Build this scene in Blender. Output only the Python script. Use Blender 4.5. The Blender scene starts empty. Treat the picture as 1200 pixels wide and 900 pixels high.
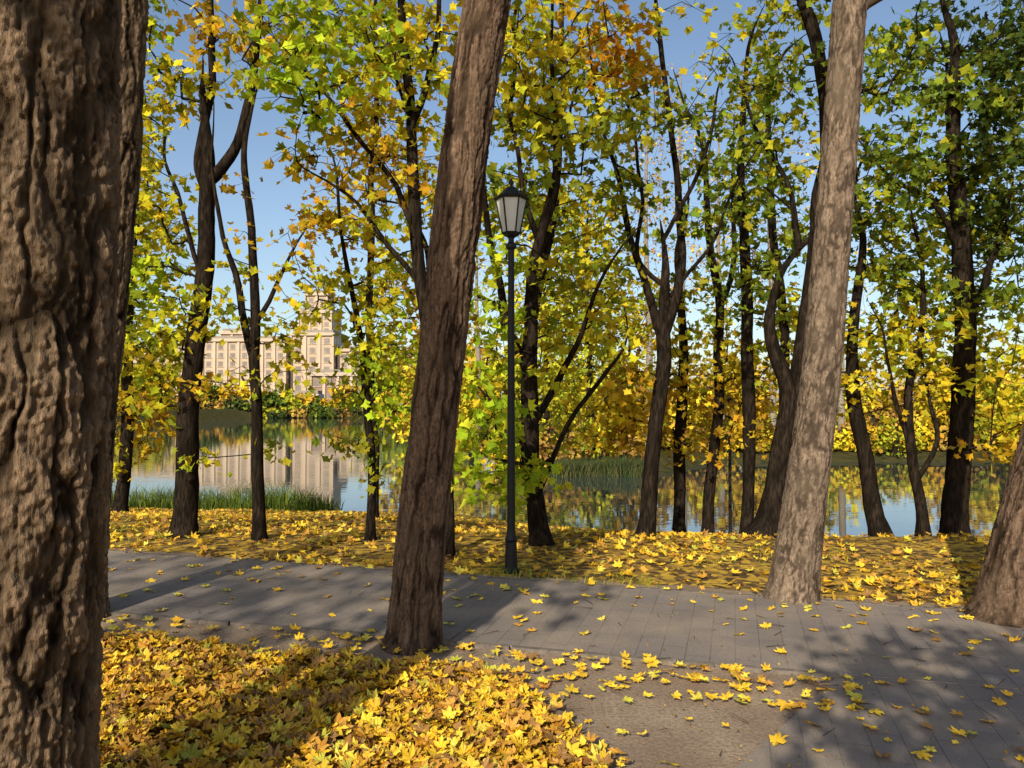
import bpy, math, random
import numpy as np
from mathutils import Vector
random.seed(7); rng=np.random.default_rng(7)
scene=bpy.context.scene
TH=math.radians(1.26); CT,ST=math.cos(TH),math.sin(TH); CAMZ=1.6; FPX=906.0
# ------------------------------------------------------------------ helpers
def W(px,py,D):
    u=(px-600)/FPX; v=(450-py)/FPX
    dy=CT-v*ST; dz=ST+v*CT; s=D/dy
    return np.array([u*s,D,CAMZ+dz*s])
def sstep(a,b,x):
    t=np.clip((x-a)/(b-a),0,1); return t*t*(3-2*t)
def vnoise(p):
    p=np.asarray(p,float); i=np.floor(p).astype(np.int64); f=p-i; f=f*f*(3-2*f)
    def h(a,b,c):
        n=(a*374761393+b*668265263+c*2147483647*3+c*1274126177)&0xffffffff
        n=((n^(n>>13))*1274126177)&0xffffffff
        n=(n^(n>>16))&0xffff
        return n/32767.5-1.0
    r=0
    for dx in(0,1):
        for dy in(0,1):
            for dz in(0,1):
                w=(f[:,0] if dx else 1-f[:,0])*(f[:,1] if dy else 1-f[:,1])*(f[:,2] if dz else 1-f[:,2])
                r=r+w*h(i[:,0]+dx,i[:,1]+dy,i[:,2]+dz)
    return r
def n2(x,y,s,o=0.0):
    x=np.asarray(x,float); y=np.asarray(y,float); sh=np.broadcast(x,y).shape
    X=np.broadcast_to(x,sh).ravel(); Y=np.broadcast_to(y,sh).ravel()
    return vnoise(np.stack([X*s,Y*s,np.full(X.shape,o+.37)],1)).reshape(sh)
def near_e(x): return 5.03-.27*x
def far_e(x): return 6.87-.30*x
def pile(x,y):
    m=np.minimum(near_e(x)-0.38-y, (-0.12+(5.05-y)*0.42)-x)
    return sstep(0.0,0.35,m+0.16*n2(x,y,2.5))
WL=-1.8
def H(x,y):
    x=np.asarray(x,float); y=np.asarray(y,float)
    ys=23.8-6.6*sstep(-3,5,x)
    y0=np.maximum(8.6,far_e(x)+0.8)
    t=np.clip((y-y0)/(ys-y0),0,1.45)
    te=np.where(t<0.15,t*t/0.3,t-0.075)/0.925
    zn=WL*te
    zn=zn+0.06*n2(x,y,0.7)*sstep(0,1.5,y-y0)
    zn=zn+pile(x,y)*(0.035+0.02*n2(x,y,1.7,3))+0.006*n2(x,y,3,5)*(y<9)
    d1=np.minimum(y-36-7*sstep(6,12,x)-1.2*n2(x,y,0.2,9),(x-(1.5-(y-36)*0.3))*0.9)
    d2=y-155; d3=(-x-(18+0.45*y))*0.7
    d4=(x-(46+0.0*y))*0.5
    d=np.maximum(np.maximum(d1,d2),np.maximum(d3,d4))
    zf=np.clip(WL+d*0.22,-2.7,-1.3)
    return np.maximum(zn,zf)
def Hs(x,y): return float(H(np.array([x]),np.array([y]))[0])

class MB:
    def __init__(s): s.V=[];s.C=[];s.F=[];s.M=[];s.S=[];s.n=0
    def add(s,V,F,mat=0,C=(1,1,1),smooth=False):
        V=np.asarray(V,float).reshape(-1,3); F=np.asarray(F,np.int64)
        C=np.asarray(C,float)
        if C.ndim==1: C=np.broadcast_to(C,(len(V),3))
        s.V.append(V);s.C.append(C);s.F.append(F+s.n);s.M.append(np.full(len(F),mat));s.S.append(np.full(len(F),smooth));s.n+=len(V)
    def build(s,name,mats,parent=None):
        me=bpy.data.meshes.new(name)
        V=np.concatenate(s.V);C=np.concatenate(s.C)
        cnt=np.concatenate([np.full(len(f),f.shape[1]) for f in s.F])
        L=np.concatenate([f.ravel() for f in s.F]); st=np.concatenate([[0],np.cumsum(cnt)[:-1]])
        me.vertices.add(len(V)); me.vertices.foreach_set('co',V.astype(np.float32).ravel())
        me.loops.add(len(L)); me.loops.foreach_set('vertex_index',L.astype(np.int32))
        me.polygons.add(len(cnt)); me.polygons.foreach_set('loop_start',st.astype(np.int32)); me.polygons.foreach_set('loop_total',cnt.astype(np.int32))
        me.polygons.foreach_set('material_index',np.concatenate(s.M).astype(np.int32))
        me.polygons.foreach_set('use_smooth',np.concatenate(s.S).astype(bool))
        a=me.attributes.new('Col','FLOAT_COLOR','POINT')
        a.data.foreach_set('color',np.concatenate([C,np.ones((len(C),1))],1).astype(np.float32).ravel())
        me.update(); me.validate()
        for m in mats: me.materials.append(m)
        o=bpy.data.objects.new(name,me); scene.collection.objects.link(o)
        if parent: o.parent=parent
        return o
def empty(name,loc=(0,0,0)):
    o=bpy.data.objects.new(name,None); scene.collection.objects.link(o); return o
def box(mb,x0,x1,y0,y1,z0,z1,mat=0,C=(1,1,1)):
    V=[(x,y,z) for z in(z0,z1) for y in(y0,y1) for x in(x0,x1)]
    mb.add(V,[(0,2,3,1),(4,5,7,6),(0,1,5,4),(2,6,7,3),(0,4,6,2),(1,3,7,5)],mat,C)
def tube(mb,P,R,sides=6,mat=0,C=(.6,.6,.6),smooth=True,disp=None,cap=False,phase=0):
    P=np.asarray(P,float);R=np.asarray(R,float);n=len(P)
    T=np.gradient(P,axis=0);T/=np.linalg.norm(T,axis=1)[:,None]+1e-9
    u=np.cross(T[0],[0.0,1,0]) if abs(T[0][1])<.9 else np.cross(T[0],[1.0,0,0]); u/=np.linalg.norm(u)
    U=[u]
    for i in range(1,n):
        u=U[-1]-T[i]*np.dot(U[-1],T[i]); u/=np.linalg.norm(u)+1e-9; U.append(u)
    U=np.array(U);Vv=np.cross(T,U)
    a=np.arange(sides)/sides*2*np.pi+phase; ca,sa=np.cos(a),np.sin(a)
    Rr=np.repeat(R[:,None],sides,1); col=C
    if disp is not None:
        s=np.concatenate([[0],np.cumsum(np.linalg.norm(np.diff(P,axis=0),axis=1))])
        Rr,col=disp(ca,sa,s,R,Rr)
    V=P[:,None,:]+Rr[:,:,None]*(ca[None,:,None]*U[:,None,:]+sa[None,:,None]*Vv[:,None,:])
    i=np.arange(n-1)[:,None];j=np.arange(sides)[None,:];k=(j+1)%sides
    F=np.stack([i*sides+j,i*sides+k,(i+1)*sides+k,(i+1)*sides+j],-1).reshape(-1,4)
    mb.add(V.reshape(-1,3),F,mat,col if not (isinstance(col,np.ndarray) and col.ndim>1) else col.reshape(-1,3),smooth)
    if cap:
        mb.add(V[-1],np.arange(sides)[None,:],mat,C); mb.add(V[0],np.arange(sides)[::-1][None,:],mat,C)
def bark_disp(f=20,vs=0.22,amp=0.02,seed=0,lump=0.03,w=.3,warp=.45):
    def d(ca,sa,s,R,Rr):
        n=len(s);m=len(ca)
        X=(Rr*ca[None,:]).ravel();Y=(Rr*sa[None,:]).ravel();Z=np.repeat(s,m)
        q=np.stack([X*f+seed*7.1,Y*f+3,Z*f*vs],1)
        q2=q.copy()
        for sc,am in((1.0,warp),(2.7,warp*.5)):
            q2[:,0]+=vnoise(q*np.array([sc,sc,sc*2.2])+11)*am;q2[:,1]+=vnoise(q*np.array([sc,sc,sc*2.2])+31)*am
        a=vnoise(q2);b=vnoise(q2*np.array([1.9,1.9,3.0])+50);e=vnoise(q2*np.array([4.2,4.2,9])+70)
        c=vnoise(np.stack([X*f*5,Y*f*5,Z*f*3.2],1)+90)
        r1=np.clip(np.abs(a)/w,0,1);r2=np.clip(np.abs(b)/w,0,1);r3=np.clip(np.abs(e)/.35,0,1)
        rid=r1*(.5+.3*r2+.2*r3)
        hv=vnoise(q*np.array([.55,.55,1.4])+130)
        lm=vnoise(np.stack([X*4,Y*4,Z*1.3+seed],1))*lump
        out=Rr.ravel()*(1+lm)+amp*(rid-0.8)+amp*.26*c+amp*.2*hv
        col=np.stack([np.clip(rid*(.85+.2*hv)+0.2*c,0,1)]*3,1)
        return out.reshape(n,m),col.reshape(n,m,3)
    return d
def resample(P,n):
    P=np.asarray(P,float);m=len(P)
    t=np.linspace(0,m-1,n);out=[]
    for x in t:
        i=min(int(x),m-2);f=x-i
        p0=P[max(i-1,0)];p1=P[i];p2=P[i+1];p3=P[min(i+2,m-1)]
        out.append(0.5*((2*p1)+(-p0+p2)*f+(2*p0-5*p1+4*p2-p3)*f*f+(-p0+3*p1-3*p2+p3)*f**3))
    return np.array(out)
def outl(half):
    pts=[(r*math.cos(math.radians(a)),r*math.sin(math.radians(a))) for a,r in half]
    mir=[(-x,y) for x,y in pts[::-1] if abs(x)>1e-3]
    return np.array(pts+mir)
LEAF_HI=outl([(-90,.16),(-66,.42),(-42,.50),(-26,.64),(-14,.80),(0,.62),(14,.50),(23,.66),(31,.76),(42,1.0),(52,.80),(60,.66),(67,.52),(75,.70),(81,.84),(90,1.10)])
LEAF_MD=outl([(-90,.25),(-52,.52),(-16,.82),(14,.52),(42,1.0),(66,.56),(90,1.1)])
LEAF_CN=outl([(-90,.3),(-28,.82),(8,.60),(44,1.0),(68,.62),(90,1.1)])
LEAF_LO=np.array([(-.0,-.6),(.62,-.1),(.42,.5),(0,.85),(-.42,.5),(-.62,-.1)])
def unit(v): return v/(np.linalg.norm(v,axis=-1,keepdims=True)+1e-9)
def leaves(mb,P,N,size,outline,col,mat=1,curl=0.3):
    n=len(P);N=unit(N);r=unit(rng.normal(size=(n,3)));U=unit(np.cross(N,r));Vv=np.cross(N,U)
    o=outline;k=len(o);rr=np.sum(o*o,1)
    cu=rng.uniform(-curl*0.5,curl,n);fo=rng.uniform(0,curl*0.9,n)
    z=cu[:,None]*rr[None,:]+fo[:,None]*np.abs(o[:,0])[None,:]+rng.normal(0,curl*0.18,(n,k))
    s=np.asarray(size)[:,None,None]
    sx=rng.uniform(.75,1.1,n)[:,None,None]
    V=P[:,None,:]+s*(sx*o[None,:,0,None]*U[:,None,:]+o[None,:,1,None]*Vv[:,None,:]+z[:,:,None]*N[:,None,:])
    V=np.concatenate([P[:,None,:],V],1)
    b=np.arange(n)[:,None]*(k+1);j=np.arange(k)[None,:]
    F=np.stack([b+0*j,b+1+j,b+1+(j+1)%k],-1).reshape(-1,3)
    C=np.repeat(col[:,None,:],k+1,1)
    tip=np.clip((rr-.55)*.55,0,.3)[None,:]*(rng.random(n)<.4)[:,None]
    C[:,1:,:]=C[:,1:,:]*(1-tip[:,:,None])+np.array([.22,.11,.03])*tip[:,:,None]*1.0
    mb.add(V.reshape(-1,3),F,mat,C.reshape(-1,3),False)
def twigs(mb,A,B,r,mat=0):
    A=np.asarray(A);B=np.asarray(B);n=len(A)
    T=unit(B-A);U=unit(np.cross(T,rng.normal(size=(n,3))));Vv=np.cross(T,U)
    ring=[]
    for a in(0,2.094,4.189): ring.append(math.cos(a)*U+math.sin(a)*Vv)
    ring=np.stack(ring,1);r=np.broadcast_to(np.asarray(r,float),(n,))[:,None,None]
    V=np.concatenate([A[:,None,:]+ring*r,B[:,None,:]+ring*r*.45],1)
    b=np.arange(n)[:,None,None]*6
    f=np.array([(0,1,4,3),(1,2,5,4),(2,0,3,5)])[None]
    mb.add(V.reshape(-1,3),(b+f).reshape(-1,4),mat,(.5,.5,.5),True)
PAL={
 'lime':[(.50,.62,.03),(.68,.66,.035),(.40,.54,.03)],
 'yg':[(.70,.58,.03),(.58,.55,.03),(.76,.56,.03),(.34,.38,.03)],
 'yellow':[(.82,.60,.03),(.78,.53,.03),(.68,.60,.04)],
 'gold':[(.78,.48,.025),(.72,.40,.03),(.76,.56,.04),(.46,.29,.04)],
 'orange':[(.78,.34,.02),(.76,.46,.03),(.62,.28,.02)],
 'olive':[(.40,.40,.03),(.54,.48,.03),(.23,.28,.025)],
 'green':[(.21,.29,.03),(.29,.36,.03),(.13,.19,.025),(.48,.46,.03)],
 'dark':[(.06,.10,.02),(.09,.13,.02),(.16,.19,.025)],
 'reed':[(.04,.065,.02),(.06,.08,.03),(.12,.11,.04)],
 'brown':[(.40,.23,.05),(.52,.33,.06),(.27,.15,.04)],
}
def pcol(pal,n):
    b=np.array(PAL[pal]);c=b[rng.integers(0,len(b),n)]
    return np.clip(c*rng.uniform(.68,1.18,(n,1))*rng.uniform(.93,1.07,(n,3)),0,.85)
# ------------------------------------------------------------------ materials
def newmat(name):
    m=bpy.data.materials.new(name);m.use_nodes=True;nt=m.node_tree;nt.nodes.clear()
    out=nt.nodes.new('ShaderNodeOutputMaterial');return m,nt,out
def nd(nt,t,**k):
    n=nt.nodes.new(t)
    for a,b in k.items(): setattr(n,a,b)
    return n
def mix(nt,f,a,b,bt='MIX'):
    m=nt.nodes.new('ShaderNodeMix');m.data_type='RGBA';m.blend_type=bt
    for s,v in((0,f),(6,a),(7,b)):
        if isinstance(v,bpy.types.NodeSocket): nt.links.new(v,m.inputs[s])
        else: m.inputs[s].default_value=v if s==0 else (*v,1)
    return m.outputs[2]
def noise(nt,vec,scale,detail=4,rough=.55):
    n=nd(nt,'ShaderNodeTexNoise');n.inputs['Scale'].default_value=scale;n.inputs['Detail'].default_value=detail;n.inputs['Roughness'].default_value=rough
    nt.links.new(vec,n.inputs['Vector']);return n
def mapping(nt,vec,scale=(1,1,1),rot=(0,0,0)):
    m=nd(nt,'ShaderNodeMapping');m.inputs['Scale'].default_value=scale;m.inputs['Rotation'].default_value=rot
    nt.links.new(vec,m.inputs['Vector']);return m.outputs[0]
def mr(nt,v,a,b,c=0,d=1):
    m=nd(nt,'ShaderNodeMapRange');nt.links.new(v,m.inputs[0])
    for i,x in enumerate((a,b,c,d)): m.inputs[i+1].default_value=x
    return m.outputs[0]
def mth(nt,op,a,b):
    f=nd(nt,'ShaderNodeMath',operation=op)
    for i,v in enumerate((a,b)):
        if isinstance(v,bpy.types.NodeSocket): nt.links.new(v,f.inputs[i])
        else: f.inputs[i].default_value=v
    return f.outputs[0]
def bumpn(nt,h,bs,bd):
    b=nd(nt,'ShaderNodeBump');b.inputs['Strength'].default_value=bs;b.inputs['Distance'].default_value=bd
    nt.links.new(h,b.inputs['Height']);return b.outputs[0]
def bsdf(nt,out,col,rough=.8,bump=None,bs=.5,bd=.01,spec=.3):
    p=nd(nt,'ShaderNodeBsdfPrincipled')
    if isinstance(col,bpy.types.NodeSocket): nt.links.new(col,p.inputs['Base Color'])
    else: p.inputs['Base Color'].default_value=(*col,1)
    p.inputs['Roughness'].default_value=rough
    p.inputs['Specular IOR Level'].default_value=spec
    if bump is not None: nt.links.new(bumpn(nt,bump,bs,bd),p.inputs['Normal'])
    nt.links.new(p.outputs[0],out.inputs[0]);return p
def diffuse(nt,out,col,bump=None,bs=.5,bd=.01,rough=0):
    p=nd(nt,'ShaderNodeBsdfDiffuse');nt.links.new(col,p.inputs[0]);p.inputs[1].default_value=rough
    if bump is not None: nt.links.new(bumpn(nt,bump,bs,bd),p.inputs['Normal'])
    nt.links.new(p.outputs[0],out.inputs[0])
def geo(nt): return nd(nt,'ShaderNodeNewGeometry').outputs['Position']
def attr(nt): a=nd(nt,'ShaderNodeAttribute');a.attribute_name='Col';return a
def bark_mat(name,dark,light,bs=.6,vz=.16,bd=.012,sc=42,simple_=False):
    m,nt,out=newmat(name);a=attr(nt);g=geo(nt)
    if simple_:
        v=mapping(nt,g,(1,1,vz));n1=noise(nt,v,sc,2,.6)
        c=mix(nt,mth(nt,'MULTIPLY',mr(nt,n1.outputs[0],.36,.64),a.outputs['Fac']),dark,light)
        diffuse(nt,out,c);return m
    v=mapping(nt,g,(1,1,vz));n1=noise(nt,v,sc,4,.72);n2_=noise(nt,g,4,2)
    r=mth(nt,'POWER',a.outputs['Fac'],1.5)
    f=mth(nt,'MULTIPLY',r,mr(nt,n1.outputs[0],.32,.66,.2,1.15))
    c=mix(nt,f,dark,light)
    c=mix(nt,mr(nt,n2_.outputs[0],.42,.68,0,.5),c,tuple(x*y for x,y in zip(light,(.46,.48,.47))))
    diffuse(nt,out,c,n1.outputs[0],bs,bd);return m
M_barkN=bark_mat('bark_deep',(.014,.009,.006),(.36,.24,.15),1,.22,.016,70)
M_barkC=bark_mat('bark_brown',(.026,.016,.011),(.29,.185,.12),1,.16,.012,65)
M_barkL=bark_mat('bark_pale',(.06,.042,.03),(.37,.265,.185),.9,.3,.010,55)
M_barkD=bark_mat('bark_dark',(.010,.008,.006),(.05,.034,.024),.8,.2,.012,42,True)  # dark maple bark, darkened further to stand in for crown shade
M_barkP=bark_mat('bark_poplar',(.16,.13,.1),(.42,.36,.28),.4,.3,.01,30,True)
def leaf_mat(name,tr=.38):
    m,nt,out=newmat(name);a=attr(nt);c=a.outputs['Color']
    p=nd(nt,'ShaderNodeBsdfDiffuse');nt.links.new(c,p.inputs[0])
    t=nd(nt,'ShaderNodeBsdfTranslucent');nt.links.new(c,t.inputs[0])
    mx=nd(nt,'ShaderNodeMixShader');mx.inputs[0].default_value=tr
    nt.links.new(p.outputs[0],mx.inputs[1]);nt.links.new(t.outputs[0],mx.inputs[2])
    nt.links.new(mx.outputs[0],out.inputs[0]);return m
M_leaf=leaf_mat('leaf_canopy',.36)
def leaf_plain(name):
    m,nt,out=newmat(name);diffuse(nt,out,attr(nt).outputs['Color']);return m
M_lfar=leaf_plain('leaf_distant')
def fall_mat():
    m,nt,out=newmat('leaf_fallen');bsdf(nt,out,attr(nt).outputs['Color'],.5,spec=.25);return m
M_fall=fall_mat()
def terrain_mat():
    m,nt,out=newmat('ground_soil');g=geo(nt);a=attr(nt);sp=nd(nt,'ShaderNodeSeparateColor');nt.links.new(a.outputs['Color'],sp.inputs[0])
    d1=noise(nt,g,2.2,3);d2=noise(nt,g,48,4,.75)
    dirt=mix(nt,mr(nt,d1.outputs[0],.35,.65),(.28,.20,.14),(.42,.315,.22))
    dirt=mix(nt,mr(nt,d2.outputs[0],.42,.62,0,.7),dirt,(.18,.125,.085))
    v=nd(nt,'ShaderNodeTexVoronoi');v.inputs['Scale'].default_value=15;nt.links.new(g,v.inputs['Vector'])
    s_=nd(nt,'ShaderNodeSeparateColor');nt.links.new(v.outputs['Color'],s_.inputs[0])
    lit=nd(nt,'ShaderNodeValToRGB');cr=lit.color_ramp
    cr.elements[0].position=0;cr.elements[0].color=(.08,.055,.03,1);cr.elements[1].position=1;cr.elements[1].color=(.60,.38,.06,1)
    for p_,c_ in((.3,(.16,.10,.04,1)),(.55,(.32,.19,.05,1)),(.8,(.52,.32,.05,1))):
        e=cr.elements.new(p_);e.color=c_
    nt.links.new(s_.outputs[0],lit.inputs[0])
    grass=mix(nt,mr(nt,d1.outputs[0],.3,.7),(.03,.035,.015),(.10,.08,.03))
    def mask(ch):
        return mr(nt,mth(nt,'ADD',ch,mr(nt,d1.outputs[0],.3,.7,-.25,.25)),.4,.6)
    c=mix(nt,mask(sp.outputs[0]),dirt,lit.outputs[0]);c=mix(nt,mask(sp.outputs[1]),c,grass)
    diffuse(nt,out,c,d2.outputs[0],.6,.014);return m
def paver_mat():
    m,nt,out=newmat('paver_tiles');g=geo(nt);v=mapping(nt,g,(1,1,1),(0,0,math.radians(106)))
    b=nd(nt,'ShaderNodeTexBrick');b.inputs['Scale'].default_value=1;b.inputs['Brick Width'].default_value=.30;b.inputs['Row Height'].default_value=.15
    b.inputs['Mortar Size'].default_value=.0035;b.inputs['Mortar Smooth'].default_value=.4;b.inputs['Bias'].default_value=0
    b.inputs['Color1'].default_value=(.26,.215,.185,1);b.inputs['Color2'].default_value=(.22,.18,.155,1);b.inputs['Mortar'].default_value=(.14,.11,.09,1)
    nt.links.new(v,b.inputs['Vector'])
    n=noise(nt,g,1.6,4);n3=noise(nt,g,110,2,.7)
    c=mix(nt,mr(nt,n.outputs[0],.40,.66,0,.85),b.outputs[0],(.36,.28,.205))
    c=mix(nt,mr(nt,n3.outputs[0],.38,.7,0,.5),c,(.11,.09,.075))
    h=nd(nt,'ShaderNodeMath',operation='MULTIPLY_ADD');nt.links.new(b.outputs['Fac'],h.inputs[0]);h.inputs[1].default_value=-.7;nt.links.new(mr(nt,n3.outputs[0],0,1,0,.4),h.inputs[2])
    bsdf(nt,out,c,.85,h.outputs[0],.5,.005,.2);return m
def simple(name,col,rough=.8,var=.25,sc=3,metal=0,spec=.3,bs=.2):
    m,nt,out=newmat(name);g=geo(nt);n=noise(nt,g,sc,3)
    c=mix(nt,mr(nt,n.outputs[0],.3,.7),tuple(x*(1-var) for x in col),tuple(min(1,x*(1+var)) for x in col))
    p=bsdf(nt,out,c,rough,n.outputs[0],bs,.005,spec);p.inputs['Metallic'].default_value=metal;return m
M_ter=terrain_mat();M_pav=paver_mat();M_kerb=simple('kerb_concrete',(.18,.145,.115),.9,.35,20)
# ------------------------------------------------------------------ ground
def axis(parts): return np.unique(np.round(np.concatenate(parts),4))
xs=axis([-np.geomspace(14,1200,40),np.arange(-14,14.01,.14),np.geomspace(14,1200,40)])
ysx=axis([-np.geomspace(2,300,25),np.arange(-2,10,.12),np.arange(10,40,.3),np.arange(40,170,2.0),np.geomspace(170,2500,25)])
X,Y=np.meshgrid(xs,ysx);Z=H(X,Y)
mb=MB();nx=len(xs);ny=len(ysx)
i=np.arange(ny-1)[:,None];j=np.arange(nx-1)[None,:]
F=np.stack([i*nx+j,i*nx+j+1,(i+1)*nx+j+1,(i+1)*nx+j],-1).reshape(-1,4)
lit=np.maximum(pile(X,Y),sstep(0.05,0.5,Y-far_e(X)))
bare=sstep(.15,.5,n2(X,Y,.45,4))*sstep(9,11,Y)*(X>1)*.6
lit=np.clip(lit-bare,0,1)
gr=sstep(30,33,Y)+0.35*sstep(17,20,Y)*(X<-1)
mb.add(np.stack([X,Y,Z],-1).reshape(-1,3),F,0,np.stack([lit*(Y<32),np.clip(gr,0,1),0*lit],-1).reshape(-1,3),True)
mb.build('ground',[M_ter])
def slab(name,poly,z0,z1,mat):
    mb=MB();n=len(poly);V=[(x,y,z1) for x,y in poly]+[(x,y,z0) for x,y in poly]
    mb.add(V,[list(range(n))]);
    mb.add(V,[(k,k+n,(k+1)%n+n,(k+1)%n) for k in range(n)])
    return mb.build(name,[mat])
slab('paved_path',[(25,near_e(25)),(25,far_e(25)),(-25,far_e(-25)),(-25,near_e(-25))],-.05,.022,M_pav)
slab('paved_path',[(1.9,near_e(1.9)-.002),(.95,3.35),(-6,-4.7),(-3.2,-6.8),(5.2,near_e(5.2)-.002)][::-1],-.05,.018,M_pav)
mb=MB()
def kerb(x0,x1,fn,off):
    k=x0
    while k<x1:
        e=min(k+.98,x1);a=np.array([k,fn(k)+off]);b=np.array([e,fn(e)+off]);w=.022
        jz=.026+random.uniform(-.003,.003)
        V=[(a[0],a[1]-w,-.05),(b[0],b[1]-w,-.05),(b[0],b[1]+w,-.05),(a[0],a[1]+w,-.05)]
        V+=[(v[0],v[1],jz) for v in V]
        mb.add(V,[(4,5,6,7),(0,1,5,4),(1,2,6,5),(2,3,7,6),(3,0,4,7)])
        k+=1.0
kerb(-25,25,far_e,.026);kerb(-25,1.88,near_e,-.026)
mb.build('kerb',[M_kerb])
def water_mat():
    m,nt,out=newmat('pond_water');g=geo(nt)
    n=noise(nt,mapping(nt,g,(.6,1.6,1)),1.3,2,.5)
    p=bsdf(nt,out,(.045,.055,.05),.03,n.outputs[0],.06,.05,.5);p.inputs['IOR'].default_value=1.9
    return m
mb=MB();mb.add([(-400,12,WL),(300,12,WL),(300,190,WL),(-400,190,WL)],[(0,1,2,3)]);mb.build('pond_water',[water_mat()])
# ------------------------------------------------------------------ trees
GD=1.55;LS=1.13
def grow(mb,TP,TR,targets,pals,leaf_r=.07,lps=15,spread=.27,outline=LEAF_CN,tw=3,dir_up=.5):
    if len(targets)==0: return
    T=np.array(targets)
    d0=np.min(np.linalg.norm(T[:,None,:]-TP[None,:,:],axis=2),axis=1)
    order=np.argsort(d0)
    P=np.zeros((len(TP)+len(T)*7+10,3));P[:len(TP)]=TP;n=len(TP)
    par=[-1]*n;br=[];okz=np.zeros(len(P));okz[:len(TP)]=.12
    hm=TP[:,2].min()
    low=TP[:,2]-hm<1.0
    okz[:len(TP)][low]=5
    for ti in order:
        t=T[ti];d=np.linalg.norm(P[:n]-t,axis=1)+1.1*np.maximum(0,P[:n,2]-t[2]+.05)+okz[:n]
        k=int(np.argmin(d));p0=P[k];L=np.linalg.norm(t-p0);m=int(np.clip(L/.22,2,7))
        dirv=(t-p0)/(L+1e-6);c=p0+(dirv+np.array([0,0,.45*dir_up]))*L*.5+rng.normal(0,.1*L,3)
        s=np.linspace(0,1,m+1)[1:,None]
        pts=(1-s)**2*p0+2*s*(1-s)*c+s*s*t+rng.normal(0,.025,(m,3))*(s<1)
        ids=[]
        pr=k
        for q in pts: P[n]=q;par.append(pr);pr=n;ids.append(n);n+=1
        br.append((k,ids))
    cnt=np.zeros(n)
    for _,ids in br: cnt[ids[-1]]+=1
    for q in range(n-1,len(TP)-1,-1):
        if par[q]>=0: cnt[par[q]]+=cnt[q]
    rad=.0040*np.maximum(cnt,1)**.5*(leaf_r/.07)**.5
    rad[:len(TP)]=TR
    for k,ids in br:
        r=[min(rad[k]*.85,rad[ids[0]]*1.12)]+[rad[q] for q in ids]
        r=np.minimum.accumulate(np.array(r))
        tube(mb,np.vstack([P[k],P[ids]]),r,4 if r[0]<.03 else 8,0)
    nT=len(T);k=lps
    ang=rng.uniform(0,2*np.pi,(nT,k));rd=spread*np.sqrt(rng.uniform(.02,1,(nT,k)))
    off=np.stack([rd*np.cos(ang),rd*np.sin(ang),rng.normal(0,spread*.28,(nT,k))-rd*.35],-1)
    LP=T[:,None,:]+off
    N=rng.normal(size=(nT,k,3))*.75+np.array([0,0,.5])+off*np.array([1,1,0])/spread*.5
    tn=rng.uniform(.62,1.22,nT)
    C=np.concatenate([pcol(p,k)[None]*tn[a] for a,p in enumerate(pals)],0)
    keep=rng.random((nT,k))<.93
    leaves(mb,LP[keep],N[keep],rng.uniform(.55,1.15,keep.sum())*leaf_r,outline,np.clip(C[keep],0,.85))
    if tw:
        A=np.repeat(T[:,None,:],tw,1);B=LP[:,:tw]
        twigs(mb,A.reshape(-1,3),B.reshape(-1,3),.0032)
def trunk_pts(pts,D,ext=None,base=True):
    P=[];R=[]
    for q,(px,py,w) in enumerate(pts):
        P.append(W(px,py,D));R.append(w/2/FPX*D)
    if base:
        x,y=P[0][0],P[0][1]; P[0][2]=Hs(x,y)-.12
    v=P[-1]-P[-2];v/=np.linalg.norm(v)
    if ext and ext>P[-1][2]+.5:
        v=unit(v+np.array([0,0,.6]));z=P[-1][2]
        P.append(P[-1]+v*(ext-z)*.5+rng.normal(0,.1,3));R.append(R[-1]*.7);P.append(P[-1]+np.array([0,0,1])*(ext-z)*.5+rng.normal(0,.15,3));R.append(R[-1]*.35)
    else:
        L=min(1.6,R[-1]*28+.3)
        P.append(P[-1]+unit(v+rng.normal(0,.2,3))*L*.5);R.append(R[-1]*.6)
        P.append(P[-1]+unit(v+rng.normal(0,.35,3))*L*.5);R.append(.004)
    return np.array(P),np.array(R)
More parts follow.
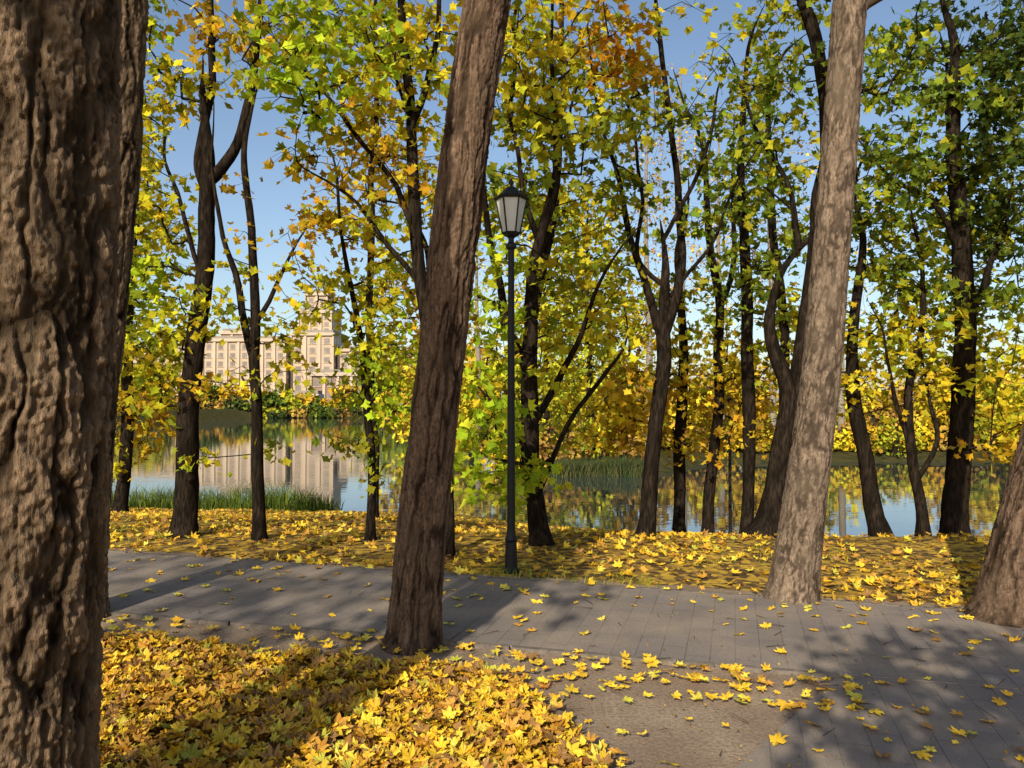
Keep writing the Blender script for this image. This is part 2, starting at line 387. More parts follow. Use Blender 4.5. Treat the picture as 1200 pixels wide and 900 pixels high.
def tree(name,D,main,limbs=(),clumps=(),upper=None,bark=None,hi=None,leaf_r=.076,ext=None,dens=1.0,lps=14,flare=.45,tw=3,sides=14):
    leaf_r=leaf_r*LS
    mb=MB();P,R=trunk_pts(main,D,ext)
    nseg=hi['rings'] if hi else max(24,int(np.linalg.norm(P[-1]-P[0])/.12))
    PP=resample(P,nseg);RR=np.maximum(resample(R[:,None],nseg)[:,0],.003)
    if not hi: PP=PP+np.stack([n2(PP[:,2],PP[:,2]*0+D,1.3,len(name)+main[0][0])*.05,n2(PP[:,2],PP[:,2]*0+D,1.1,3+main[0][0])*.05,0*RR],1)*sstep(0,.6,PP[:,2]-PP[0,2])[:,None]
    RR=RR*(1+flare*np.exp(-(PP[:,2]-PP[0,2]-.1)/.13).clip(0,1))
    tube(mb,PP,RR,hi['sides'] if hi else sides,0,(.7,.7,.7),True,bark_disp(**hi['d']) if hi else bark_disp(24,.2,RR.mean()*.12,main[0][0],.08))
    step=max(1,nseg//40)
    TP=[PP[::step]];TR=[RR[::step]]
    for l in limbs:
        LPp,LR=trunk_pts(l['p'],D,l.get('ext'),False)
        k=int(np.argmin(np.linalg.norm(PP-LPp[0],axis=1)));LPp[0]=PP[k]
        LPp[1:,1]+=np.linspace(0,1,len(LPp)-1)*rng.uniform(-.8,.8)
        n_=max(14,int(np.linalg.norm(LPp[-1]-LPp[0])/.12));a=resample(LPp,n_);b=np.maximum(resample(LR[:,None],n_)[:,0],.003)
        w_=np.linalg.norm(a-a[0],axis=1)
        a=a+np.stack([n2(w_,w_*0+D,1.9,l['p'][0][0])*.07,n2(w_,w_*0+D,1.5,5+l['p'][0][0])*.07,n2(w_,w_*0+D,1.7,9+l['p'][0][0])*.04],1)*sstep(0,.4,w_)[:,None]
        tube(mb,a,b,9,0,(.7,.7,.7),True,bark_disp(26,.25,b.mean()*.12,l['p'][0][0],.12));TP.append(a[::3]);TR.append(b[::3])
    TP=np.concatenate(TP);TR=np.concatenate(TR)
    T=[];pl=[]
    for c in clumps:
        px,py,rx,ry,de,pal=c[:6];d=c[6] if len(c)>6 else D
        cw=W(px,py,d);ax=rx/FPX*d;az=ry/FPX*d;n_=max(2,int(de*dens*GD*15*math.pi*ax*az*(.076/leaf_r)**2))
        for _ in range(n_):
            v=unit(rng.normal(size=3))*rng.random()**.45*1.08
            T.append(cw+v*np.array([ax,min(ax,1.1)*1.1,az]));pl.append(pal)
    if upper:
        z0,z1,Ru,n_,pal=upper[:5];top=PP[np.argmin(np.abs(PP[:,2]-(z0+z1)/2))]
        for _ in range(n_):
            v=unit(rng.normal(size=3))*rng.random()**.4
            T.append(np.array([top[0],top[1],(z0+z1)/2])+v*np.array([Ru,Ru,(z1-z0)/2]));pl.append(pal if isinstance(pal,str) else pal[rng.integers(0,len(pal))])
    grow(mb,TP,TR,T,pl,leaf_r=leaf_r,lps=lps,tw=tw,spread=.27*(leaf_r/.07)**.8)
    return mb.build(name,[bark or M_barkD,M_leaf])
# foreground trunks
tree('poplar_tree',2.35,[(-8,1150,215),(-2,900,200),(12,600,200),(24,300,202),(30,0,200),(36,-300,195),(45,-900,180)],
     upper=(6.5,10.5,2.4,25,'yg'),bark=M_barkN,ext=9.5,leaf_r=.09,flare=.15,
     hi=dict(rings=1100,sides=300,d=dict(f=17,vs=.17,amp=.034,seed=1,lump=.03,w=.34,warp=.42)))
tree('poplar_tree',5.75,[(90,730,60),(96,620,55),(112,440,52),(134,220,52),(146,0,50),(152,-200,46)],
     upper=(6.5,10.5,2.2,25,'yg'),bark=M_barkN,ext=9,leaf_r=.09,flare=.25,
     hi=dict(rings=600,sides=120,d=dict(f=20,vs=.16,amp=.022,seed=2,lump=.03)))
tree('poplar_tree',5.1,[(482,756,60),(492,650,58),(505,520,56),(519,400,55),(534,270,57),(551,130,56),(571,0,54),(600,-170,50)],
     upper=(6.8,11,2.3,35,'yg'),bark=M_barkC,ext=10,leaf_r=.09,flare=.25,
     hi=dict(rings=800,sides=150,d=dict(f=25,vs=.11,amp=.017,seed=3,lump=.03)))
tree('poplar_tree',6.25,[(926,702,56),(936,640,52),(949,540,47),(962,440,44),(972,320,42),(983,180,40),(996,0,38),(1008,-160,34)],
     limbs=[dict(p=[(999,40,20),(1010,8,16),(1040,-8,13),(1070,-60,10)])],
     upper=(6.5,11,2.4,35,'green'),bark=M_barkL,ext=10,leaf_r=.09,flare=.25,
     hi=dict(rings=600,sides=120,d=dict(f=26,vs=.24,amp=.010,seed=4,lump=.03)))
tree('poplar_tree',5.7,[(1186,722,86),(1200,650,74),(1222,560,66),(1255,430,60),(1290,250,54),(1320,0,46)],
     upper=(5.5,9,2.0,30,'green'),bark=M_barkC,ext=8,leaf_r=.09,flare=.3,
     hi=dict(rings=360,sides=120,d=dict(f=24,vs=.14,amp=.018,seed=5,lump=.04)))
# maples on the bank
tree('maple_tree',9.2,[(213,640,28),(219,540,25),(230,420,22),(240,310,20),(243,220,18)],ext=None,
     limbs=[dict(p=[(243,225,14),(232,180,11),(246,90,9),(238,-20,7),(225,-150,4)]),dict(p=[(243,215,15),(262,195,14),(285,140,11),(300,60,9),(312,-90,5)]),
            dict(p=[(238,330,7),(215,250,5),(185,180,4)])],
     clumps=[(185,90,40,70,1.1,'yg'),(170,220,40,60,1.2,'yg'),(165,330,45,60,1.3,'lime'),(195,390,40,40,1.2,'yg'),(255,25,70,35,.9,'gold'),(310,60,45,50,.7,'yg'),(165,440,40,50,1.2,'yg'),(215,310,25,35,.5,'yg'),(160,30,40,50,1.,'lime'),(280,100,40,40,.4,'yg')],
     upper=(7.2,10.5,2.4,30,['yg','gold']))
tree('maple_tree',9.0,[(304,642,15),(303,560,14),(298,450,13),(301,370,12),(297,280,10),(288,190,7)],
     limbs=[dict(p=[(299,420,9),(280,350,8),(263,280,6),(256,200,4)]),dict(p=[(300,380,6),(325,330,5),(340,280,3)])],
     clumps=[(265,370,40,30,.7,'yg'),(325,385,35,22,.7,'yg'),(250,455,35,28,.6,'gold'),(340,320,30,25,.6,'yellow'),(300,250,25,40,.25,'gold'),(240,520,30,20,.5,'yg'),(300,310,35,25,.35,'yg'),(320,520,25,15,.3,'olive'),(345,430,25,25,.7,'yg'),(290,440,25,20,.4,'yg')],leaf_r=.066)
tree('maple_tree',9.0,[(434,640,11),(434,560,10),(431,470,9),(418,380,7),(402,290,5),(395,200,3)],
     clumps=[(375,270,55,45,.8,'gold'),(395,345,50,35,1.,'yg'),(420,400,40,30,1.2,'yg'),(455,405,30,35,1.3,'lime'),(465,455,35,40,1.3,'lime'),(415,450,28,30,.9,'olive'),(405,515,30,30,.8,'olive'),(440,330,40,40,1.,'yg'),(390,190,50,40,.5,'gold'),(440,560,25,25,.6,'olive')],leaf_r=.066)
tree('maple_tree',8.0,[(527,645,11),(524,560,12),(512,460,15),(496,330,16),(484,220,14),(478,110,12),(470,0,9)],ext=8.5,
     limbs=[dict(p=[(488,270,8),(450,200,6),(410,150,5),(360,90,3)]),dict(p=[(496,340,8),(455,290,7),(420,240,5),(385,215,3)]),dict(p=[(480,150,9),(505,90,7),(512,10,6)])],
     clumps=[(345,85,50,45,1.3,'lime',7.2),(410,60,60,45,1.4,'lime',7.3),(470,30,55,40,1.3,'yellow'),(370,20,50,35,1.3,'lime'),(450,120,55,40,1.,'yellow'),(400,160,55,35,.8,'yg'),(350,170,40,30,.4,'gold'),(500,100,30,50,1.,'yg'),(440,200,45,35,.6,'gold'),(455,250,40,30,.6,'yg'),(545,30,30,40,.6,'yg'),(380,110,40,30,1.,'lime',7.2)],upper=(7,10,2,15,'yg'))
tree('maple_tree',8.7,[(636,652,24),(628,590,22),(620,510,21),(618,430,19),(622,350,15),(632,280,12)],
     limbs=[dict(p=[(618,440,13),(600,390,12),(583,340,9),(572,270,7),(560,190,4)]),dict(p=[(632,290,11),(650,220,9),(655,150,7),(648,60,5),(655,-80,3)]),
            dict(p=[(620,500,9),(650,450,8),(680,400,6),(700,340,4)]),dict(p=[(634,280,8),(610,200,6),(600,100,5),(610,-40,3)]),dict(p=[(628,590,7),(655,520,6),(700,450,5),(730,410,3)]),dict(p=[(621,540,5),(600,500,4),(575,470,3)])],
     clumps=[(610,90,50,50,1.4,'yg'),(650,150,55,45,1.3,'olive'),(660,90,45,35,1.2,'yg'),(620,20,50,35,1.3,'yg'),(720,50,40,40,1.3,'orange'),(685,10,45,28,1.2,'gold'),(700,150,45,40,1.,'olive'),(600,200,45,30,1.1,'green'),(690,220,40,35,.8,'olive'),(590,300,30,30,1.3,'lime',8.0),(572,370,26,50,1.5,'lime',7.9),(568,450,28,40,1.5,'lime',7.8),(565,520,33,35,1.6,'lime',7.8),(605,545,45,28,1.6,'lime',7.8),(570,580,30,18,1.3,'lime',7.9),(585,490,35,25,1.4,'lime',7.8),(650,330,40,40,.8,'yg'),(690,320,40,35,.7,'olive'),(660,400,40,35,.6,'yg'),(715,370,35,35,.8,'yg')],
     upper=(7,10.5,2.2,20,['orange','yg']))
tree('maple_tree',9.3,[(755,655,21),(759,600,19),(767,520,18),(778,430,17),(778,390,16)],
     limbs=[dict(p=[(778,400,11),(757,340,10),(738,280,8),(722,210,6),(700,140,4),(690,60,2)]),dict(p=[(778,395,13),(794,340,12),(800,260,10),(793,160,8),(785,60,6),(775,-60,4)]),dict(p=[(760,330,6),(745,300,6),(755,220,5),(740,120,3)]),dict(p=[(800,270,6),(822,200,5),(840,120,3)]),dict(p=[(794,350,5),(825,300,4),(845,240,3)])],
     clumps=[(735,190,45,40,.6,'green'),(770,120,50,50,.35,'olive'),(820,150,40,40,.5,'green'),(760,250,40,35,.45,'green'),(830,250,35,35,.45,'green'),(750,60,40,40,.5,'gold'),(720,300,40,30,.6,'olive'),(850,80,40,40,.35,'yg'),(800,20,50,30,.4,'yg'),(745,440,40,25,.9,'gold')],leaf_r=.066)
tree('maple_tree',13.5,[(796,622,15),(797,540,14),(799,460,13),(800,380,10),(792,300,6)],clumps=[(760,470,60,35,1.1,'gold'),(800,430,50,40,1.,'yellow'),(730,500,50,30,1.1,'gold'),(830,500,40,25,1.,'yellow'),(780,360,50,40,.6,'yg'),(700,480,45,40,1.,'yellow')],leaf_r=.085)
tree('maple_tree',12.5,[(828,628,14),(835,540,13),(842,450,12),(841,350,10),(828,260,8),(822,160,5)],limbs=[dict(p=[(841,370,7),(858,300,6),(862,210,4)])],
     clumps=[(850,420,50,40,1.1,'yellow'),(880,470,50,30,1.2,'gold'),(830,330,45,40,.5,'olive'),(850,230,50,50,.4,'green'),(820,520,40,20,.9,'gold')],leaf_r=.08)
tree('maple_tree',11.5,[(874,636,16),(878,560,15),(879,480,15),(877,390,14),(874,290,12),(868,200,9),(872,100,6)],
     clumps=[(880,330,45,40,.7,'green'),(865,240,50,40,.6,'green'),(900,160,50,45,.6,'green'),(870,90,50,50,.5,'olive'),(900,420,40,30,.9,'yg'),(910,500,35,25,.8,'gold')],leaf_r=.072)
tree('maple_tree',9.6,[(888,652,34),(903,600,27),(915,530,24),(922,460,20),(905,400,15),(903,360,11),(920,310,8)],
     limbs=[dict(p=[(916,520,17),(934,440,18),(945,350,19),(955,250,18),(962,140,17),(952,50,15),(930,0,13),(900,-80,9)]),dict(p=[(952,300,9),(930,220,7),(890,150,5),(870,90,3)]),dict(p=[(960,180,8),(1000,120,6),(1040,90,4)])],
     clumps=[(880,110,50,35,.8,'green'),(850,190,45,35,.7,'green'),(930,90,45,45,.7,'green'),(900,220,45,40,.7,'green'),(930,180,40,40,.6,'olive'),(1040,80,45,40,.8,'green'),(1020,190,40,35,.8,'green'),(920,20,50,35,.6,'olive'),(895,300,45,35,.7,'green')],
     upper=(7.2,10.5,2.2,20,'green'))
tree('maple_tree',11,[(1036,652,24),(1025,590,20),(1012,520,18),(1002,450,16),(1000,370,12),(1010,280,8)],
     clumps=[(1020,380,50,40,1.1,'yg'),(1000,450,40,30,1.1,'yellow'),(1040,310,50,40,1.,'olive'),(1050,470,40,25,.9,'yellow'),(1020,230,45,40,1.,'green')])
tree('maple_tree',10.5,[(1083,652,15),(1077,590,13),(1068,520,12),(1066,450,10),(1078,380,7),(1080,300,5)],limbs=[dict(p=[(1070,530,6),(1050,480,6),(1035,430,4)]),dict(p=[(1076,570,6),(1095,510,6),(1100,450,4)])],
     clumps=[(1060,400,40,35,.9,'yg'),(1095,380,40,40,1.,'yg'),(1100,430,35,25,.9,'yellow'),(1070,320,40,40,1.,'green')])
tree('maple_tree',10.8,[(1118,650,30),(1122,580,27),(1128,480,26),(1131,380,24),(1125,270,21),(1118,170,16),(1122,60,11)],
     limbs=[dict(p=[(1130,380,9),(1160,310,7),(1190,260,5)]),dict(p=[(1126,300,9),(1095,240,7),(1060,210,5)])],
     clumps=[(1130,190,60,45,1.3,'dark'),(1080,190,50,45,1.1,'green'),(1060,260,45,35,1.,'green'),(1180,150,55,55,1.5,'dark'),(1170,250,50,45,1.3,'dark'),(1110,110,50,40,1.,'green'),(1160,340,60,40,1.2,'green'),(1110,350,45,30,.9,'olive'),(1180,410,50,35,1.1,'yg'),(1150,470,50,30,1.,'yg'),(1195,500,35,40,1.0,'yellow'),(1150,520,40,20,.7,'gold'),(1190,60,60,55,1.5,'dark')],
     upper=(7.5,11,2.4,30,'green'))
tree('maple_tree',15,[(140,600,16),(148,500,14),(150,380,11),(160,260,7)],clumps=[(150,400,60,60,1.1,'yg'),(160,480,50,45,1.1,'gold'),(140,530,40,30,1.,'yg'),(185,430,30,40,.7,'yg'),(150,300,60,60,1.,'yg'),(180,230,40,40,.8,'yg'),(160,150,50,60,.9,'yg')],leaf_r=.10)
tree('maple_tree',16,[(500,600,14),(498,500,12),(505,400,9),(500,300,6)],clumps=[(490,420,40,50,1.,'yg'),(520,350,60,50,.9,'gold'),(545,470,50,50,1.,'yellow'),(660,480,50,40,.4,'yg'),(460,330,50,50,.9,'yg')],leaf_r=.10)
tree('maple_tree',13,[(438,622,11),(436,500,10),(432,400,9),(434,250,8),(440,120,6),(440,0,4)],clumps=[(385,250,50,40,.6,'yg'),(440,170,70,60,.8,'gold'),(510,220,60,80,.9,'yg'),(350,60,60,50,.7,'yg'),(470,60,70,60,.9,'yg')],leaf_r=.095)
tree('maple_tree',13,[(632,640,14),(622,520,13),(620,400,12),(645,260,10),(660,120,7),(660,0,5)],clumps=[(620,250,60,60,1.,'olive'),(690,260,60,60,.8,'yg'),(650,60,80,60,1.,'yg'),(730,110,50,60,.7,'olive'),(700,360,60,50,.7,'yellow'),(620,390,50,40,.7,'yg'),(600,150,50,50,1.,'olive')],leaf_r=.095)
tree('maple_tree',15,[(894,640,15),(914,520,13),(920,400,11),(905,260,9),(900,120,6)],clumps=[(850,150,70,60,.3,'green'),(920,260,60,60,.6,'green'),(900,60,60,50,.4,'olive'),(860,340,50,40,.5,'olive'),(930,380,50,40,.9,'yg')],leaf_r=.1)
tree('maple_tree',14,[(1118,640,15),(1126,520,14),(1129,400,12),(1120,260,9),(1110,120,6)],clumps=[(1050,60,60,50,.9,'green'),(1140,50,70,60,1.,'dark'),(1090,290,60,60,.9,'olive'),(1180,250,60,60,1.,'dark'),(1040,180,50,50,.8,'green'),(1130,420,60,40,.9,'yg'),(1040,400,50,40,.8,'yg')],leaf_r=.1)
# trees outside the frame (behind / beside the viewpoint)
def free_tree(x,y,h,R,z0,n_,pal,leaf_r=.1,bark=M_barkD,tr=.16,name='maple_tree',lps=14,leafm=None):
    mb=MB();b=Hs(x,y)
    P=np.array([(x,y,b-.1),(x+.05,y,b+h*.3),(x-.1,y+.1,b+h*.6),(x,y,b+h*.95)]);PP=resample(P,40);RR=np.interp(np.linspace(0,1,40),[0,.05,.5,1],[tr*1.4,tr,tr*.7,tr*.15])
    tube(mb,PP,RR,12,0,(.7,.7,.7));T=[];pl=[]
    for _ in range(n_):
        v=unit(rng.normal(size=3))*rng.random()**.4
        T.append(np.array([x,y,b+(z0+h)/2])+v*np.array([R,R,(h-z0)/2]));pl.append(pal if isinstance(pal,str) else pal[rng.integers(0,len(pal))])
    lo=leaf_r>.12
    grow(mb,PP,RR,T,pl,leaf_r=leaf_r,lps=lps,outline=LEAF_LO if lo else LEAF_CN,tw=0 if lo else 3,spread=.27*(leaf_r/.07)**.8)
    mb.build(name,[bark,leafm or M_leaf])
free_tree(.55,-2.5,4.7,1.15,2.9,120,'green',leaf_r=.085,tr=.07)  # unseen small tree, crown placed and sized to shade the lower right
free_tree(-3.6,-3.2,8.0,1.2,4.8,45,'yg',leaf_r=.09)  # unseen tree added to shade the near-left trunk and mid path
free_tree(-7.4,-9,12,2.4,6.5,90,'yg')
free_tree(5.6,-9,11,2.4,4.0,110,'yg')
free_tree(-9.5,-3,10,2.3,3.8,70,'yg')
free_tree(8.0,-2,10,2.3,3.8,80,'green')
free_tree(-8.5,10.5,9,2.6,2.6,100,'yg')
free_tree(9.5,12,9,2.8,2.2,120,['green','yg'])
def px_x(px,D): return (px-600)/FPX*D
for px,D,h,pal in((800,46,24,'gold'),(905,48,26,'brown'),(845,50,23,'gold'),(760,43,21,'brown'),(985,47,22,'gold'),(560,52,17,'yg')):
    free_tree(px_x(px,D),D,h,2.6,6,110,pal,leaf_r=.14,bark=M_barkP,tr=.22,name='poplar_tree',lps=7,leafm=M_lfar)
for px,D,h,R,pal in((690,44,16,3.2,'olive'),(640,47,14,3,'yg')):
    free_tree(px_x(px,D),D,h,R,1,260,pal,leaf_r=.22,bark=M_barkD,tr=.2,name='willow_tree',lps=14,leafm=M_lfar)
def mass(mb,x,y,h,R,pal,leaf=.3,n_=900,cz=.55):
    b=Hs(x,y);tube(mb,[(x,y,b-.2),(x+.2,y,b+h*.4),(x,y,b+h*.8)],[.2,.14,.05],6,0)
    nb=int(10+R*3);cs=np.array([x,y,b+h*cz])+unit(rng.normal(size=(nb,3)))*rng.random((nb,1))**.5*np.array([R,R,h*.40])
    idx=rng.integers(0,nb,n_);Pp=cs[idx]+unit(rng.normal(size=(n_,3)))*rng.random((n_,1))**.35*R*.42
    Pp[:,2]=np.maximum(Pp[:,2],b+.1)
    nn=Pp-cs[idx]+rng.normal(size=(n_,3))*.6*R*.4+np.array([0,0,.3])
    tone=rng.uniform(.55,1.25,nb)[idx][:,None]
    leaves(mb,Pp,nn,rng.uniform(.6,1.2,n_)*leaf,LEAF_LO,np.clip(pcol(pal,n_)*tone,0,.8),1)
mb=MB()
for k in range(32):
    px=480+k*26+random.uniform(-14,14);D=random.uniform(50,72)
    mass(mb,px_x(px,D),D,random.uniform(5,9.5) if px<760 else random.uniform(3.4,6.2),random.uniform(2.2,3.4),random.choice(['gold','gold','brown','yellow','olive','yellow']),.33,600)
for k in range(32):
    px=610+k*20+random.uniform(-8,8);D=random.uniform(38,40) if px<740 else random.uniform(44.6,47)
    mass(mb,px_x(px,D),D,random.uniform(1.2,2.8),random.uniform(1.2,1.8),random.choice(['gold','olive','brown','yellow','brown']),.22,300,.4)
for k in range(12):
    D=random.uniform(20,36);x=random.uniform(28,38)
    mass(mb,x,D+14,random.uniform(5,8),3,random.choice(['gold','yg','brown']),.35,350)
mb.build('distant_trees',[M_barkD,M_lfar])
mb=MB()
for k in range(60):
    px=100+k*8.5+random.uniform(-8,8);D=random.uniform(155.5,158)
    mass(mb,px_x(px,D),D,random.uniform(1.4,3.2),random.uniform(1.8,3.0),random.choice(['reed','dark','olive','brown']),.55,200,.22)
for k in range(36):
    px=60+k*14+random.uniform(-10,10);D=random.uniform(162,178)
    h=random.uniform(2.5,6.5)
    if px<190 or px>440: h=random.uniform(9,17)
    mass(mb,px_x(px,D),D,h,h*.42+1,random.choice(['dark','green','olive','gold']),.7,360)
for k in range(30):
    D=random.uniform(60,150);x=-(20+.45*D)-random.uniform(3,14)
    mass(mb,x,D,random.uniform(8,14),4.5,random.choice(['green','olive','yg','gold']),.7,300)
mb.build('distant_trees',[M_barkD,M_lfar])
# ------------------------------------------------------------------ reeds / grass
def blades(mb,x,y,h,w,pal,lean=.25):
    n=len(x);z=H(x,y);a=rng.uniform(0,2*np.pi,n);U=np.stack([np.cos(a),np.sin(a),0*a],1)
    l=rng.normal(0,lean,(n,2))*h[:,None];P0=np.stack([x,y,np.maximum(z,WL)-.03],1)
    P1=P0+np.stack([l[:,0]*.3,l[:,1]*.3,h*.6],1);P2=P0+np.stack([l[:,0],l[:,1],h],1)
    w=w*rng.uniform(.6,1.2,n)[:,None]
    V=np.stack([P0-U*w,P0+U*w,P1+U*w*.8,P1-U*w*.8,P2],1)
    b=np.arange(n)[:,None]*5;C=np.repeat(pcol(pal,n)[:,None,:],5,1).reshape(-1,3)
    mb.add(V.reshape(-1,3),b+np.array([[0,1,2,3]]),0,C)
    mb.F.append(b+np.array([[3,2,4]])+mb.n-n*5);mb.M.append(np.zeros(n));mb.S.append(np.full(n,False))
mb=MB();n_=4200
x=rng.uniform(-14,-5.3,n_);y=21.5+rng.uniform(0,3.2,n_)+.5*np.sin(x*1.3);blades(mb,x,y,rng.uniform(.4,1.1,n_)*(.75+.4*n2(x,y,.8)),.012,'dark',.35)
mb.build('reeds',[M_lfar])
mb=MB();n_=3600
x=rng.uniform(1.9,5.8,n_);y=34.9+rng.uniform(0,2.4,n_)+.2*np.sin(x*2);blades(mb,x,y,rng.uniform(.5,1.2,n_)*(.65+.5*n2(x,y,.6)),.018,'reed',.38)
mb.build('reeds',[M_lfar])
mb=MB();n_=4200
x=rng.uniform(-6,6,n_);y=far_e(x)+.12+rng.uniform(0,1,n_)**2*2.4;k=n2(x,y,1.0,8)>.22
blades(mb,x[k],y[k],rng.uniform(.04,.13,k.sum()),.0035,'green',.5)
mb.build('grass',[M_lfar])
# ------------------------------------------------------------------ fallen leaves
FC=np.array([(.84,.56,.04),(.82,.50,.03),(.76,.42,.03),(.78,.62,.07),(.56,.28,.04),(.33,.17,.05),(.58,.52,.06)])
def fcol(n,brown=.25):
    p=np.array([.25,.24,.17,.11,.10,.06,.05]);p[4:6]*=brown/.16;p/=p.sum()
    return np.clip(FC[rng.choice(7,n,p=p)]*rng.uniform(.7,1.08,(n,1)),0,.88)
mb=MB()
n_=21000;x=rng.uniform(-3.6,1.4,n_);y=rng.uniform(1.8,6.2,n_);w=pile(x,y);k=rng.random(n_)<w**1.3;x=x[k];y=y[k]
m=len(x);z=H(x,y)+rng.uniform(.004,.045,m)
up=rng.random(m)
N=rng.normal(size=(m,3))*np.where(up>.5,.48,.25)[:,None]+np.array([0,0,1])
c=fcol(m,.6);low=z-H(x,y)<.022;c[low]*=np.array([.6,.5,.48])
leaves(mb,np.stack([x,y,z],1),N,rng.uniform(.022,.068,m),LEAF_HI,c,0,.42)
mb.build('leaf_pile',[M_fall])
mb=MB();n_=34000
x=rng.uniform(-12,12,n_);y=far_e(x)+.08+rng.random(n_)**1.15*13
d=.42+.8*n2(x,y,.6,2)+.5*n2(x,y,2,7);d=np.where((x>1)&(y>10),d*.7,d);d=np.maximum(d,.12)
k=(rng.random(n_)<d)&(H(x,y)>WL+.05);x=x[k];y=y[k];m=len(x)
N=rng.normal(size=(m,3))*.38+np.array([0,0,1])
leaves(mb,np.stack([x,y,H(x,y)+rng.uniform(.005,.04,m)],1),N,rng.uniform(.03,.07,m),LEAF_MD,fcol(m,.35),0,.45)
mb.build('fallen_leaves',[M_fall])
mb=MB()
def scat(n_,x,y,z,s0=.026,s1=.064):
    N=rng.normal(size=(n_,3))*.16+np.array([0,0,1]);leaves(mb,np.stack([x,y,z],1),N,rng.uniform(s0,s1,n_),LEAF_HI,fcol(n_,.08),0,.3)
n_=420;x=rng.uniform(-9,8,n_);f=np.where(rng.random(n_)<.5,rng.random(n_),rng.random(n_)**.35);y=near_e(x)+f*(far_e(x)-near_e(x));scat(n_,x,y,.030+0*x)
n_=420;x=rng.uniform(-.2,4.8,n_);y=rng.uniform(1.9,5,n_);k=(y<near_e(x));scat(k.sum(),x[k],y[k],.032+0*x[k])
n_=300;x=rng.uniform(-5,2,n_);y=near_e(x)-.05-rng.random(n_)*.6;scat(n_,x,y,.02+.01*rng.random(n_))
n_=3600;x=rng.uniform(-4,4.5,n_);y=rng.uniform(2,8.2,n_);keep=rng.random(n_)<np.where(y>near_e(x),.35,1);x=x[keep];y=y[keep];m=len(x)
N=rng.normal(size=(m,3))*.4+np.array([0,0,1]);leaves(mb,np.stack([x,y,.026+.004*rng.random(m)],1),N,rng.uniform(.004,.014,m),LEAF_LO,pcol('brown',m)*.9,0,.4)
m=200;x=rng.uniform(-3,4,m);y=rng.uniform(2.2,8,m);a=rng.uniform(0,6.28,m);L=rng.uniform(.04,.16,m);A=np.stack([x,y,.03+0*x],1)
twigs(mb,A,A+np.stack([np.cos(a)*L,np.sin(a)*L,.005+0*a],1),.0028,1)
mb.build('fallen_leaves',[M_fall,M_barkC])
# ------------------------------------------------------------------ street lamps
M_iron=simple('black_iron',(.010,.010,.011),.5,.2,30,0,.3);M_glass=simple('frosted_glass',(.62,.62,.58),.25,.08,8,0,.5,.02)
def lamp(name,x,y,h,s=1):
    e=empty(name);z=Hs(x,y)
    mb=MB();r=.034*s
    prof=[(0,.075*s),(.05,.075*s),(.06,.06*s),(.3*s,.052*s),(.33*s,.06*s),(.36*s,.046*s),(.42*s,r*1.15),(h*.5,r),(h-.62*s,r*.85),(h-.60*s,r*1.5),(h-.57*s,r*1.5),(h-.55*s,r*.8),(h-.50*s,r*.8)]
    tube(mb,[(x,y,z+a-.02) for a,b in prof],[b for a,b in prof],20,0,(.5,.5,.5),False,cap=True)
    mb.build('post',[M_iron],e)
    zb=z+h-.50*s
    mb=MB();tube(mb,[(x,y,zb+.02*s),(x,y,zb+.33*s)],[.078*s,.142*s],6,0,smooth=False,cap=True);mb.build('glass_panels',[M_glass],e)
    mb=MB()
    for k in range(6):
        a=k*math.pi/3
        tube(mb,[(x+math.cos(a)*.08*s,y+math.sin(a)*.08*s,zb+.01*s),(x+math.cos(a)*.146*s,y+math.sin(a)*.146*s,zb+.335*s)],[.008*s]*2,5,0)
    tube(mb,[(x,y,zb-.03*s),(x,y,zb+.0*s),(x,y,zb+.024*s)],[.03*s,.075*s,.09*s],6,0,smooth=False,cap=True)
    tube(mb,[(x,y,zb+.331*s),(x,y,zb+.35*s),(x,y,zb+.352*s),(x,y,zb+.42*s),(x,y,zb+.45*s),(x,y,zb+.455*s)],[.162*s,.172*s,.155*s,.075*s,.05*s,.03*s],6,0,smooth=False,cap=True)
    tube(mb,[(x,y,zb+.45*s),(x,y,zb+.475*s),(x,y,zb+.495*s),(x,y,zb+.51*s),(x,y,zb+.54*s)],[.012*s,.012*s,.026*s,.02*s,.003*s],10,0,cap=True)
    mb.build('lantern_frame',[M_iron],e)
p=W(599,670,7.25);lamp('street_lamp',p[0],7.25,3.66)
p=W(856,650,14);lamp('street_lamp',p[0],14,2.75,.8)
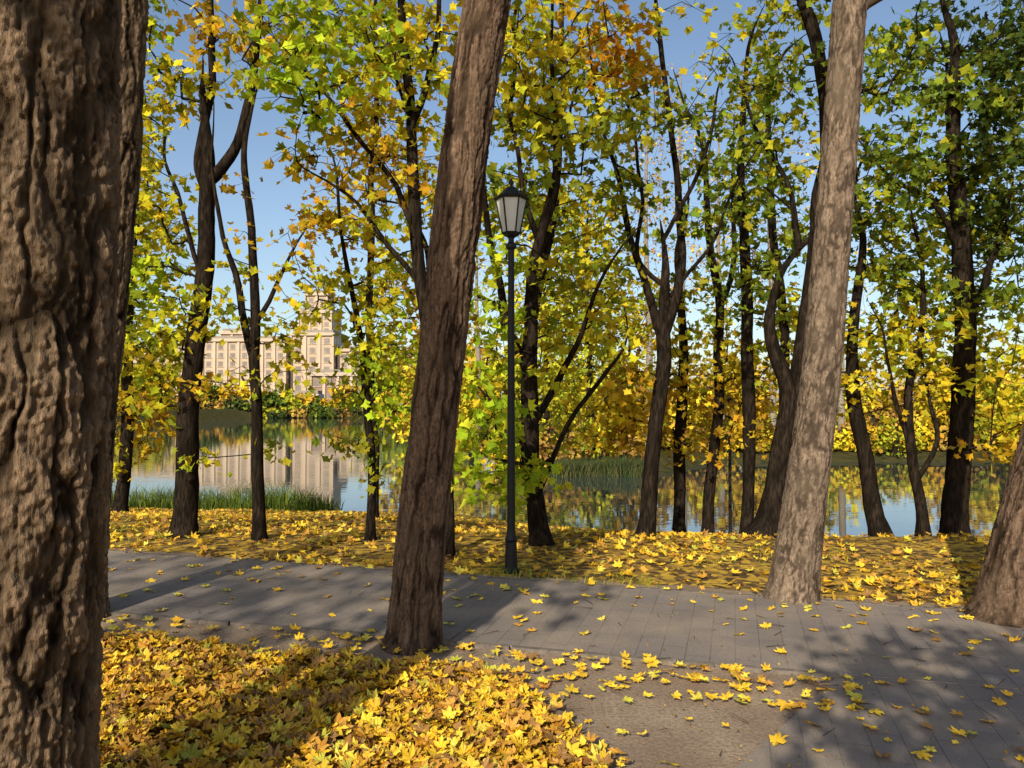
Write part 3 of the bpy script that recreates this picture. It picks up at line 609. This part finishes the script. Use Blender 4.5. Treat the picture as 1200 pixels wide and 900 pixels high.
# ------------------------------------------------------------------ buildings
M_wall=simple('pale_stone',(.52,.39,.275),.9,.08,.3);M_trim=simple('trim_stone',(.56,.44,.325),.9,.06,.3);M_win=simple('window_glass',(.22,.18,.15),.35,.3,.5,0,.5)  # window colour lightened to stand in for distance haze
M_brick=simple('red_brick',(.30,.20,.15),.9,.12,.5);M_roof=simple('roof_sheet',(.30,.25,.20),.8,.15,.4);M_white=simple('white_paint',(.6,.58,.54),.7,.05,1)
def building(name,blocks,wall):
    e=empty(name);w,wi,tr,rf=MB(),MB(),MB(),MB()
    for (x0,x1,y0,z1,dep,fl,bay,z0) in blocks:
        box(w,x0,x1,y0,y0+dep,z0,z1);nb=max(1,int((x1-x0)/bay));bw=(x1-x0)/nb;fh=(z1-z0-1.2)/fl
        for a in range(nb+1):
            xx=x0+a*bw;box(tr,max(x0,xx-.35),min(x1,xx+.35),y0-.45,y0-.003,z0,z1-.9)
        for a in range(nb):
            for b in range(fl):
                cx=x0+(a+.5)*bw;cz=z0+b*fh+fh*.55
                box(wi,cx-bw*.20,cx+bw*.20,y0-.06,y0+.1,cz-fh*.32,cz+fh*.26)
                box(tr,cx-bw*.28,cx+bw*.28,y0-.22,y0-.003,cz-fh*.38,cz-fh*.33)
                box(wi,cx-.03,cx+.03,y0-.1,y0-.061,cz-fh*.3,cz+fh*.24)
        for b in range(2): box(tr,x0-.2,x1+.2,y0-.75+b*.15,y0-.46,z1-.9+b*.45,z1-.5+b*.45)
        box(rf,x0+.4,x1-.4,y0+.4,y0+dep-.4,z1+.002,z1+.8)
        nbs=int(dep/bay)
        for a in range(nbs):
            for b in range(fl):
                cy=y0+(a+.5)*dep/nbs;cz=z0+b*fh+fh*.55
                for xx,s in((x0,-1),(x1,1)): box(wi,xx-.06,xx+.06,cy-bay*.22,cy+bay*.22,cz-fh*.32,cz+fh*.3)
    w.build('walls',[wall],e);wi.build('windows',[M_win],e);tr.build('pilasters_and_cornices',[M_trim],e);rf.build('roof',[M_roof],e)
    return e
B=230;q=lambda px:px_x(px,B);zz=lambda py:CAMZ+(470-py)/FPX*B
building('apartment_building',[(q(60),q(214),B+2,zz(408),16,7,3.4,-1.5),(q(216),q(340),B-4,zz(398),20,8,3.2,-1.5),(q(342),q(392),B-1,zz(390),20,8,3.2,-1.5),
  (q(394),q(500),B+2,zz(408),16,7,3.4,-1.5),(q(346),q(386),B+3,zz(362),13,3,3.0,zz(390)+.01),(q(352),q(379),B+5,zz(340),9,2,2.6,zz(362)+.01),
  (q(258),q(285),B,zz(388),12,1,3.0,zz(398)+.01)],M_wall)
D2=200;q2=lambda px:px_x(px,D2)
building('brick_building',[(q2(364),q2(428),D2,9.0,14,3,3.2,-1.5),(q2(430),q2(478),D2+3,7.5,12,2,3.4,-1.5)],M_brick)
building('white_pavilion',[(px_x(340,178),px_x(374,178),178,3.2,5,1,1.6,-1.5)],M_white)
# ------------------------------------------------------------------ light, sky, camera
EL=math.radians(30);az=math.radians(18)
d=Vector((math.sin(az)*math.cos(EL),math.cos(az)*math.cos(EL),-math.sin(EL)))
sl=bpy.data.lights.new('sun','SUN');sl.energy=5.0;sl.angle=math.radians(.5);sl.color=(1,.93,.77)
so=bpy.data.objects.new('sun',sl);scene.collection.objects.link(so);so.rotation_euler=d.to_track_quat('-Z','Y').to_euler()
w=bpy.data.worlds.new('World');scene.world=w;w.use_nodes=True;nt=w.node_tree;bg=nt.nodes['Background']
sk=nt.nodes.new('ShaderNodeTexSky');sk.sky_type='NISHITA';sk.sun_disc=False;sk.sun_elevation=EL;sk.sun_rotation=math.pi+az
sk.air_density=1.0;sk.dust_density=1.3;sk.ozone_density=1.2
nt.links.new(sk.outputs[0],bg.inputs[0]);bg.inputs[1].default_value=.15
cam=bpy.data.cameras.new('camera');cam.sensor_width=36;cam.lens=FPX/1200*36;cam.clip_end=5000;cam.clip_start=.05
co=bpy.data.objects.new('camera',cam);scene.collection.objects.link(co);co.location=(0,0,CAMZ);co.rotation_euler=(math.pi/2+TH,0,0);scene.camera=co
scene.view_settings.view_transform='Standard';scene.view_settings.look='None';scene.view_settings.exposure=0
